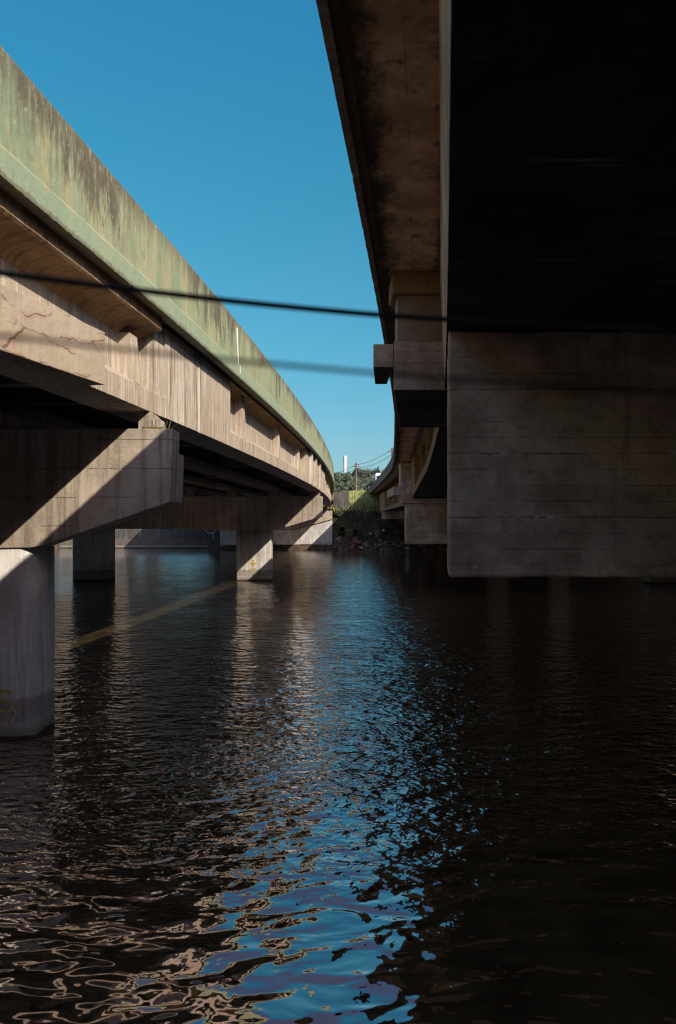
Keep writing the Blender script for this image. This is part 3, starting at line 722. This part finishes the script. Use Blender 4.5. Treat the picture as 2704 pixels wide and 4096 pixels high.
# mound behind the wing wall
V, F = [], []
for j in range(9):
    for i in range(17):
        u = i/16*2-1; v = j/8*2-1
        h = max(0, 1-abs(u))**.9*max(0, 1-v*v)
        V.append((-1.7+u*2.3, 106+v*2.5, CZ+3.3+1.55*h+.12*noise.noise(Vector((i*.7, j*.7, 4)))))
F = [(j*17+i, j*17+i+1, (j+1)*17+i+1, (j+1)*17+i) for j in range(8) for i in range(16)]
V += [(x, y, CZ+2.6) for x, y, z in V[:]]; nn = 9*17
F += [tuple(nn+q for q in reversed(f)) for f in F[:]]
rim = [i for i in range(16)] + [j*17+16 for j in range(8)] + [8*17+i for i in range(16, 0, -1)] + [j*17 for j in range(8, 0, -1)]
F += [(rim[i], rim[(i+1) % len(rim)], nn+rim[(i+1) % len(rim)], nn+rim[i]) for i in range(len(rim))]
tag(mesh('earth_mound', V, F, M['earth'], smooth=True), 'low brown earth mound above the wing wall', 'mound')

# grass and weeds (uncountable)
def blades(name, n, xr, yr, hr, mat, cond=None, wd=.05, lean=.5):
    V, F = [], []
    for _ in range(n):
        x = random.uniform(*xr); y = random.uniform(*yr)
        if cond and not cond(x, y): continue
        z = gz(x, y); h = random.uniform(*hr); a = random.uniform(0, 6.283); b = random.uniform(0, 6.283)
        dx, dy = math.cos(a)*wd, math.sin(a)*wd; lx, ly = math.cos(b)*h*lean*random.random(), math.sin(b)*h*lean*random.random()
        i = len(V); V += [(x-dx, y-dy, z-.05), (x+dx, y+dy, z-.05), (x+dx*.7+lx*.5, y+dy*.7+ly*.5, z+h*.6), (x+lx, y+ly, z+h)]
        F.append((i, i+1, i+2, i+3))
    m = bpy.data.meshes.new(name); m.from_pydata(V, [], F); m.materials.append(mat)
    o = bpy.data.objects.new(name, m); C.objects.link(o)
    return tag(o, kind='stuff')
g = blades('grass', 16000, (-4, 14), (101.5, 112), (.25, .6), M['grass'], lambda x, y: gz(x, y) > 4.6, .05)
tag(g, 'bright sunlit grass along the top of the far bank', 'grass')
g = blades('bank_weeds', 16000, (-3, 20), (97.5, 105), (.15, .5), M['weed'], lambda x, y: 1.0 < gz(x, y) < 5.6 and noise.noise(Vector((x*.6, y*.6, 9))) > -.15, .07, .9)
tag(g, 'low dark green weeds covering the shaded slope', 'weeds')

def rock_mesh(name, r, mat, seed, sq=(1, 1, .6), block=False):
    bm = bmesh.new()
    if block: bmesh.ops.create_cube(bm, size=1.5); bmesh.ops.subdivide_edges(bm, edges=bm.edges[:], cuts=2, use_grid_fill=True)
    else: bmesh.ops.create_icosphere(bm, subdivisions=2, radius=1)
    for v in bm.verts:
        d = noise.noise(v.co*1.1 + Vector((seed*7.3, seed*1.7, 0)))
        v.co *= 1 + (.12 if block else .45)*d
        v.co = Vector((v.co.x*sq[0]*r, v.co.y*sq[1]*r, v.co.z*sq[2]*r))
    m = bpy.data.meshes.new(name); bm.to_mesh(m); bm.free(); m.materials.append(mat); return m
rm = [rock_mesh('rock', 1, M['rock'], s, (1.2, .9, .55+.1*s)) for s in range(5)]
rnd = random.Random(3)
for i in range(110):
    x = rnd.uniform(-.6, 13.5); r = rnd.uniform(.1, .34)*(1.25 if rnd.random() < .15 else 1)
    sh = 96.0 + .7*noise.noise(Vector((x*.12, 96*.12, 0))) - .045*min(max(x-2, -2), 12)
    y = sh + rnd.uniform(-.5, 2.3)
    o = bpy.data.objects.new('rock', rm[i % 5]); C.objects.link(o)
    o.location = (x, y, max(gz(x, y), 0) + r*.15); o.rotation_euler = (rnd.uniform(-.4, .4), rnd.uniform(-.4, .4), rnd.uniform(0, 6.3)); o.scale = (r, r, r)
    tag(o, 'brown broken rock in the rubble along the far waterline', 'rock', 'rubble rocks along the far shore')
def bankobj(name, xp, yp, Y, r, mat, seed, lab, sq=(1, 1, .6), rz=0, block=True, ry=0):
    o = bpy.data.objects.new(name, rock_mesh(name, r, mat, seed, sq, block)); C.objects.link(o)
    o.location = ((xp-1352)*Y/3155, Y, CZ+(2085-yp)*Y/3155); o.rotation_euler = (.2, ry, rz)
    return tag(o, lab, 'rubble')
bankobj('masonry_chunk', 1429, 2166, 96.6, .5, M['brick'], 1, 'largest tilted chunk of red masonry on the far shore', (1, .6, .5), .3, ry=.5)
bankobj('masonry_chunk', 1412, 2184, 96.2, .3, M['brick'], 2, 'small upright red masonry chunk below the largest one', (.7, .6, .9), .9)
bankobj('masonry_chunk', 1440, 2188, 96.1, .26, M['brick'], 4, 'red masonry chunk beside the pale stone at the waterline', (1.2, .6, .5), .1)
bankobj('masonry_chunk', 1407, 2194, 95.8, .22, M['brick'], 6, 'lowest red masonry chunk, almost in the water', (1.2, .6, .5), .4)
bankobj('pale_stone', 1446, 2191, 95.6, .2, M['palerock'], 4, 'small whitish stone at the waterline beside red masonry', (1.2, .8, .6), 0, False)
bankobj('pale_stone', 1535, 2122, 98.5, .17, M['palerock'], 5, 'pink-grey stone on the slope right of the brown post', (1, 1, 1), 0, False)
bankobj('pale_stone', 1481, 2134, 98, .14, M['palerock'], 8, 'small pale stone on the slope left of the brown post', (1, 1, 1), 0, False)
bankobj('pale_stone', 1629, 2192, 94.5, .18, M['palerock'], 9, 'pale stone at the waterline below the second right pier', (1.3, 1, .7), 0, False)
yk = 98
tag(box('timber_post', (1499-1352)*yk/3155, (1516-1352)*yk/3155, yk, yk+.45, CZ+(2085-2169)*yk/3155-.2, CZ+(2085-2119)*yk/3155, M['rustwood'], bevel=.02), 'short brown square post standing on the shaded bank', 'post')
for xp, yp, rp, lab in ((1368, 2118, 14, 'larger round pipe end poking out of the weedy bank'), (1421, 2124, 10, 'smaller round pipe end in the weeds to the right')):
    Y = 98.6; r = rp*Y/3155; x = (xp-1352)*Y/3155; z = CZ+(2085-yp)*Y/3155
    V, F = [], []
    for yy, rr in ((Y-.5, r), (Y+2, r), (Y+2, r*.82), (Y-.5, r*.82)):
        V += [(x+rr*math.cos(2*math.pi*i/20), yy, z+rr*math.sin(2*math.pi*i/20)) for i in range(20)]
    F = [(a*20+i, a*20+(i+1) % 20, ((a+1) % 4)*20+(i+1) % 20, ((a+1) % 4)*20+i) for a in range(4) for i in range(20)]
    t = tag(mesh('drain_pipe', V, F, M['pipe']), lab, 'pipe')

# guard rail end by the road
G = empty('guard_rail', (4, 112, CZ+3.4), 'dark steel guard rail ending beside the road at the top of the bank', 'guard rail')
for x, y, z in ((3.15, 110.5, 3.7), (3.6, 111.2, 4.1), (4.1, 112, 4.5), (4.8, 113, 4.6), (5.6, 114, 4.6)):
    box('post', x, x+.16, y, y+.16, CZ+3.0, CZ+z+.7, M['metal'], G)
V, F = tube_vf([(2.9, 110.2, CZ+4.0), (3.6, 111, CZ+4.6), (4.2, 112, CZ+5.1), (5.0, 113, CZ+5.2), (6.5, 115, CZ+5.2)], .14, 6); mesh('rail', V, F, M['metal'], G)
V, F = tube_vf([(4.3, 110.6, CZ+5.15), (4.75, 110.9, CZ+5.45)], .2, 8); mesh('end_terminal', V, F, M['metal'], G)

# bus on the right carriageway
B = empty('bus', (6.3, 114.5, CZ+3.68), 'white and blue bus leaving the right bridge, seen over its parapet', 'bus')
bx, by, bz = 6.3, 114.5, CZ+3.68
b_ = box('body', bx-1.15, bx+1.15, by-5.5, by+5.5, bz+.55, bz+3.0, M['bus'], B, bevel=.18)
box('side_panel', bx-1.17, bx-1.1, by-5.2, by+5.2, bz+.7, bz+1.5, M['busblue'], B)
for i in range(8): box('window', bx-1.18, bx-1.1, by-4.9+i*1.22, by-4.9+i*1.22+1.0, bz+1.6, bz+2.5, M['glass'], B)
box('windscreen', bx-.95, bx+.95, by-5.53, by-5.4, bz+1.5, bz+2.6, M['glass'], B)
for sx in (-1.15, .9):
    for sy in (-3.6, 3.2):
        V, F = tube_vf([(bx+sx, by+sy, bz+.48), (bx+sx+.25, by+sy, bz+.48)], .48, 16); mesh('wheel', V, F, M['tyre'], B)

# utility poles and lines
def pole(x, y, z0, z1, lab):
    P = empty('utility_pole', (x, y, z0), lab, 'utility pole')
    V, F = tube_vf([(x, y, z0), (x, y, z1)], [.2, .13], 8); mesh('post', V, F, M['wood'], P)
    box('crossarm', x-.75, x+.75, y-.2, y-.13, z1-.7, z1-.58, M['wood'], P)
    for dx in (-.65, -.2, .2, .65):
        V, F = tube_vf([(x+dx, y-.165, z1-.575), (x+dx, y-.165, z1-.38)], [.05, .035], 6); mesh('insulator', V, F, M['ins'], P)
def at(xp, yp, Y): return ((xp-1352)*Y/3155, Y, CZ+(2085-yp)*Y/3155)
p1 = at(1424.5, 1851, 135); pole(p1[0], 135, 7.0, p1[2], 'wooden utility pole standing in the gap above the bright grass')
p2 = at(1569, 1790, 122); pole(p2[0], 122, 7.0, p2[2], 'wooden utility pole whose top shows just left of the right bridge edge')
p0 = at(1290, 1900, 150)
def sag(a, b, s, n=24): 
    a, b = Vector(a), Vector(b)
    return [a.lerp(b, i/n) - Vector((0, 0, s*4*(i/n)*(1-i/n))) for i in range(n+1)]
for dx, dz_, lab in ((-.2, -.37, 'upper thin wire strung between the utility poles'), (.2, -.95, 'lower thin wire strung between the utility poles')):
    pts = sag((p0[0]+dx, p0[1], p0[2]+dz_), (p1[0]+dx, 135, p1[2]+dz_), .35) + sag((p1[0]+dx, 135, p1[2]+dz_), (p2[0]+dx, 122, p2[2]+dz_), .45)[1:] + [(p2[0]+dx+30, 90, p2[2]+8)]
    V, F = tube_vf(pts, .032, 5); tag(mesh('power_line', V, F, M['cable']), lab, 'wire')

# white tower beyond the hill
Yt = 620; xc, _, zt = at(1379.5, 1824, Yt); prof = [(0, 1.12), (.12, 1.05), (.45, .98), (.62, 1.0), (.8, 1.1), (.93, 1.28), (.985, 1.36), (1, 1.36), (1.0, 1.15)]
z0 = 12; V, F = [], []
for t, r in prof:
    V += [(xc+r*1.1*math.cos(2*math.pi*i/28), Yt+r*1.1*math.sin(2*math.pi*i/28), z0+(zt-z0)*t) for i in range(28)]
F = [(a*28+i, a*28+(i+1) % 28, (a+1)*28+(i+1) % 28, (a+1)*28+i) for a in range(len(prof)-1) for i in range(28)] + [tuple((len(prof)-1)*28+i for i in range(28))]
for i in range(len(V)): pass
tag(mesh('tower', V, F, M['tower'], smooth=True), 'tall white tower flaring at its top, rising behind the trees', 'tower')

# trees on the hill
def tree_meshes(seed, conifer=False, h=11, w=4.6, mat='leaf'):
    rn = random.Random(seed); V, F = [], []
    tube_vf([(0, 0, -1), (.1, 0, h*.3), (0, .1, h*.85)], [.32, .24, .06], 7, V, F)
    for k in range(6):
        a = rn.uniform(0, 6.28); z = h*rn.uniform(.3, .65); tube_vf([(0, 0, z), (math.cos(a)*w*.5, math.sin(a)*w*.5, z+h*.15)], [.12, .03], 5, V, F)
    tm = bpy.data.meshes.new('trunk'); tm.from_pydata(V, [], F); tm.materials.append(M['bark'])
    V, F = [], []
    def leaf(p, s):
        n = Vector((rn.gauss(0, 1), rn.gauss(0, 1), rn.gauss(.3, 1))).normalized(); a = n.orthogonal().normalized(); b = n.cross(a)
        i = len(V); V.extend([tuple(p+a*s), tuple(p+b*s*.7), tuple(p-a*s), tuple(p-b*s*.7)]); F.append((i, i+1, i+2, i+3))
    if conifer:
        for _ in range(2600):
            t = rn.random()**.8; a = rn.uniform(0, 6.28); rr = w*.55*(1-t)*(0.6+.4*math.sin(t*40))*rn.uniform(.5, 1.05)+.1
            leaf(Vector((math.cos(a)*rr, math.sin(a)*rr, h*(.15+.85*t)-rr*.2)), .22)
    else:
        cl = [(Vector((rn.gauss(0, w*.33), rn.gauss(0, w*.33), h*rn.uniform(.3, .88))), rn.uniform(.9, 1.9)) for _ in range(17)]
        for c, r in cl:
            for _ in range(210):
                d = Vector((rn.gauss(0, 1), rn.gauss(0, 1), rn.gauss(0, .8))).normalized()*r*rn.uniform(.55, 1.08)
                leaf(c+d, rn.uniform(.16, .34))
    cm = bpy.data.meshes.new('crown'); cm.from_pydata(V, [], F); cm.materials.append(M[mat])
    return tm, cm
protos = [tree_meshes(1), tree_meshes(2, w=5.4), tree_meshes(3, True, 12, 5, 'leaf2'), tree_meshes(4, mat='leaf2', w=5.2, h=12)]
def tree(x, y, k, s, lab, grp='trees on the far hill', z=None):
    tm, cm = protos[k]
    t = empty('tree', (x, y, gz(x, y)-.3 if z is None else z), lab, 'tree', grp, rnd.uniform(0, 6.3)); t.scale = (s, s, s)
    for nm, m in (('trunk', tm), ('crown', cm)):
        o = bpy.data.objects.new(nm, m); C.objects.link(o); o.parent = t
spots = []
labs = ['bushy green tree in the wood on the far hill', 'broad round green tree in the wood on the far hill', 'pointed dark conifer in the wood on the far hill', 'dark dense tree in the wood on the far hill']
def topat(xp, yp, Y, k, lab):
    x, _, z = at(xp, yp, Y); base = gz(x, Y)-.3; hh = 12 if k in (2, 3) else 11
    hh *= .93 if k != 2 else 1
    tree(x, Y, k, max(.5, (z-base)/hh), lab)
topat(1433, 1874, 330, 3, 'largest rounded dark tree just right of the white tower')
topat(1455, 1880, 345, 1, labs[1]); topat(1408, 1886, 335, 3, labs[3]); topat(1352, 1888, 360, 2, labs[2]); topat(1364, 1886, 372, 2, labs[2])
topat(1378, 1896, 340, 0, labs[0]); topat(1392, 1888, 352, 2, labs[2]); topat(1470, 1880, 356, 2, labs[2]); topat(1478, 1884, 340, 0, labs[0])
topat(1492, 1882, 350, 1, labs[1]); topat(1512, 1866, 338, 2, 'tallest pointed tree at the right end of the far hill'); topat(1526, 1878, 345, 0, labs[0])
topat(1540, 1884, 350, 1, labs[1]); topat(1345, 1894, 345, 1, labs[1]); topat(1330, 1890, 350, 3, labs[3])
for xp in range(1322, 1580, 21): topat(xp+rnd.uniform(-5, 5), 1912+rnd.uniform(-8, 6), rnd.uniform(265, 300), rnd.choice((0, 1)), labs[0] if rnd.random() < .0 else 'lower tree in front of the wood on the far hill')
for xp in range(1322, 1580, 24): topat(xp+rnd.uniform(-5, 5), 1933+rnd.uniform(-5, 5), rnd.uniform(215, 240), rnd.choice((0, 3)), 'low bushy tree at the foot of the far hill')
for i in range(16):
    x = rnd.choice((-1, 1))*rnd.uniform(32, 95); tree(x, rnd.uniform(290, 350), rnd.choice((0, 1, 3)), rnd.uniform(.9, 1.3), labs[0])
for i in range(26):  # grove added to keep low sky out of the reflections at left
    x = -26.5 - (i % 13)*3.0 + rnd.uniform(-.8, .8); tree(x, 111 + (i//13)*6 + rnd.uniform(-1.5, 1.5), 3 if i % 3 else 0, rnd.uniform(1.15, 1.5), 'dense dark tree added on the far bank to block low sky', 'light-blocking trees added beyond the left bridge')
topat(1434, 1946, 160, 1, 'small rounded bush at the foot of the utility pole')

# things on the near pier cap
Wd = empty('weed_tuft', (-2.95, 12.75, CZ+1.48), 'tuft of moss and dry grass growing on the near pier cap', 'weeds')
V, F = [], []
for i in range(420):
    x = random.uniform(-3.15, -2.8); y = random.uniform(12.62, 12.85); h = random.uniform(.02, .07); a = random.uniform(0, 6.3)
    j = len(V); V += [(x-.008, y, CZ+1.47), (x+.008, y, CZ+1.47), (x+math.cos(a)*.03, y+math.sin(a)*.03, CZ+1.47+h)]; F.append((j, j+1, j+2))
mm = bpy.data.meshes.new('moss'); mm.from_pydata([tuple(Vector(v)-Wd.location) for v in V], [], F); mm.materials.append(M['moss'])
o = bpy.data.objects.new('moss', mm); C.objects.link(o); o.parent = Wd
for x, dx, h in ((-2.80, .06, .16), (-2.74, .09, .24), (-2.70, .13, .12), (-2.78, -.05, .1)):
    V, F = tube_vf([(x, 12.7, CZ+1.46), (x+dx*.5, 12.7, CZ+1.46+h*.6), (x+dx, 12.69, CZ+1.46+h)], [.005, .004, .002], 5); mesh('stem', V, F, M['straw'], Wd)

# overhead cables crossing close in front of the camera
def cable(pts, r, lab):
    P3 = [Vector(((x-1352)*Y/3155, Y, CZ+(2085-y)*Y/3155)) for x, y, Y in pts]
    a = P3[0] + (P3[0]-P3[1])*6; b = P3[-1] + (P3[-1]-P3[-2])*6
    pp = [a] + P3 + [b]; out = []
    for i in range(1, len(pp)-2):
        for k in range(8):
            t = k/8; p0_, p1_, p2_, p3_ = pp[i-1] if i > 1 else 2*pp[i]-pp[i+1], pp[i], pp[i+1], pp[i+2] if i < len(pp)-3 else 2*pp[i+1]-pp[i]
            out.append(.5*((2*p1_) + (p2_-p0_)*t + (2*p0_-5*p1_+4*p2_-p3_)*t*t + (3*p1_-p0_-3*p2_+p3_)*t**3))
    out = [a] + out + [pp[-2], b]
    V, F = tube_vf(out, r, 10); return tag(mesh('overhead_cable', V, F, M['cable'], smooth=True), lab, 'cable')
cable([(0, 1092, 1.12), (578, 1164, 1.18), (1100, 1222, 1.24), (1700, 1272, 1.3), (2704, 1326, 1.4)], .0046, 'upper black cable crossing the whole picture, close and out of focus')
cable([(0, 1342, .66), (540, 1402, .68), (1080, 1455, .70), (1800, 1515, .73), (2704, 1570, .77)], .0019, 'lower fainter cable crossing the picture, close and blurred')

# a leaf on the water
o = mesh('floating_leaf', [(4.15+math.cos(a*.7)*.045*(1 if a % 2 else .8), 6.1+math.sin(a*.7)*.016, .004+.006*math.cos(a)) for a in range(9)] , [tuple(range(9))], M['deadleaf'])
so_ = o.modifiers.new('s', 'SOLIDIFY'); so_.thickness = .002
o.location = (-2.15, -.02, 0); tag(o, 'small orange dead leaf floating on the dark near water', 'leaf')
print('objects', len(C.objects))
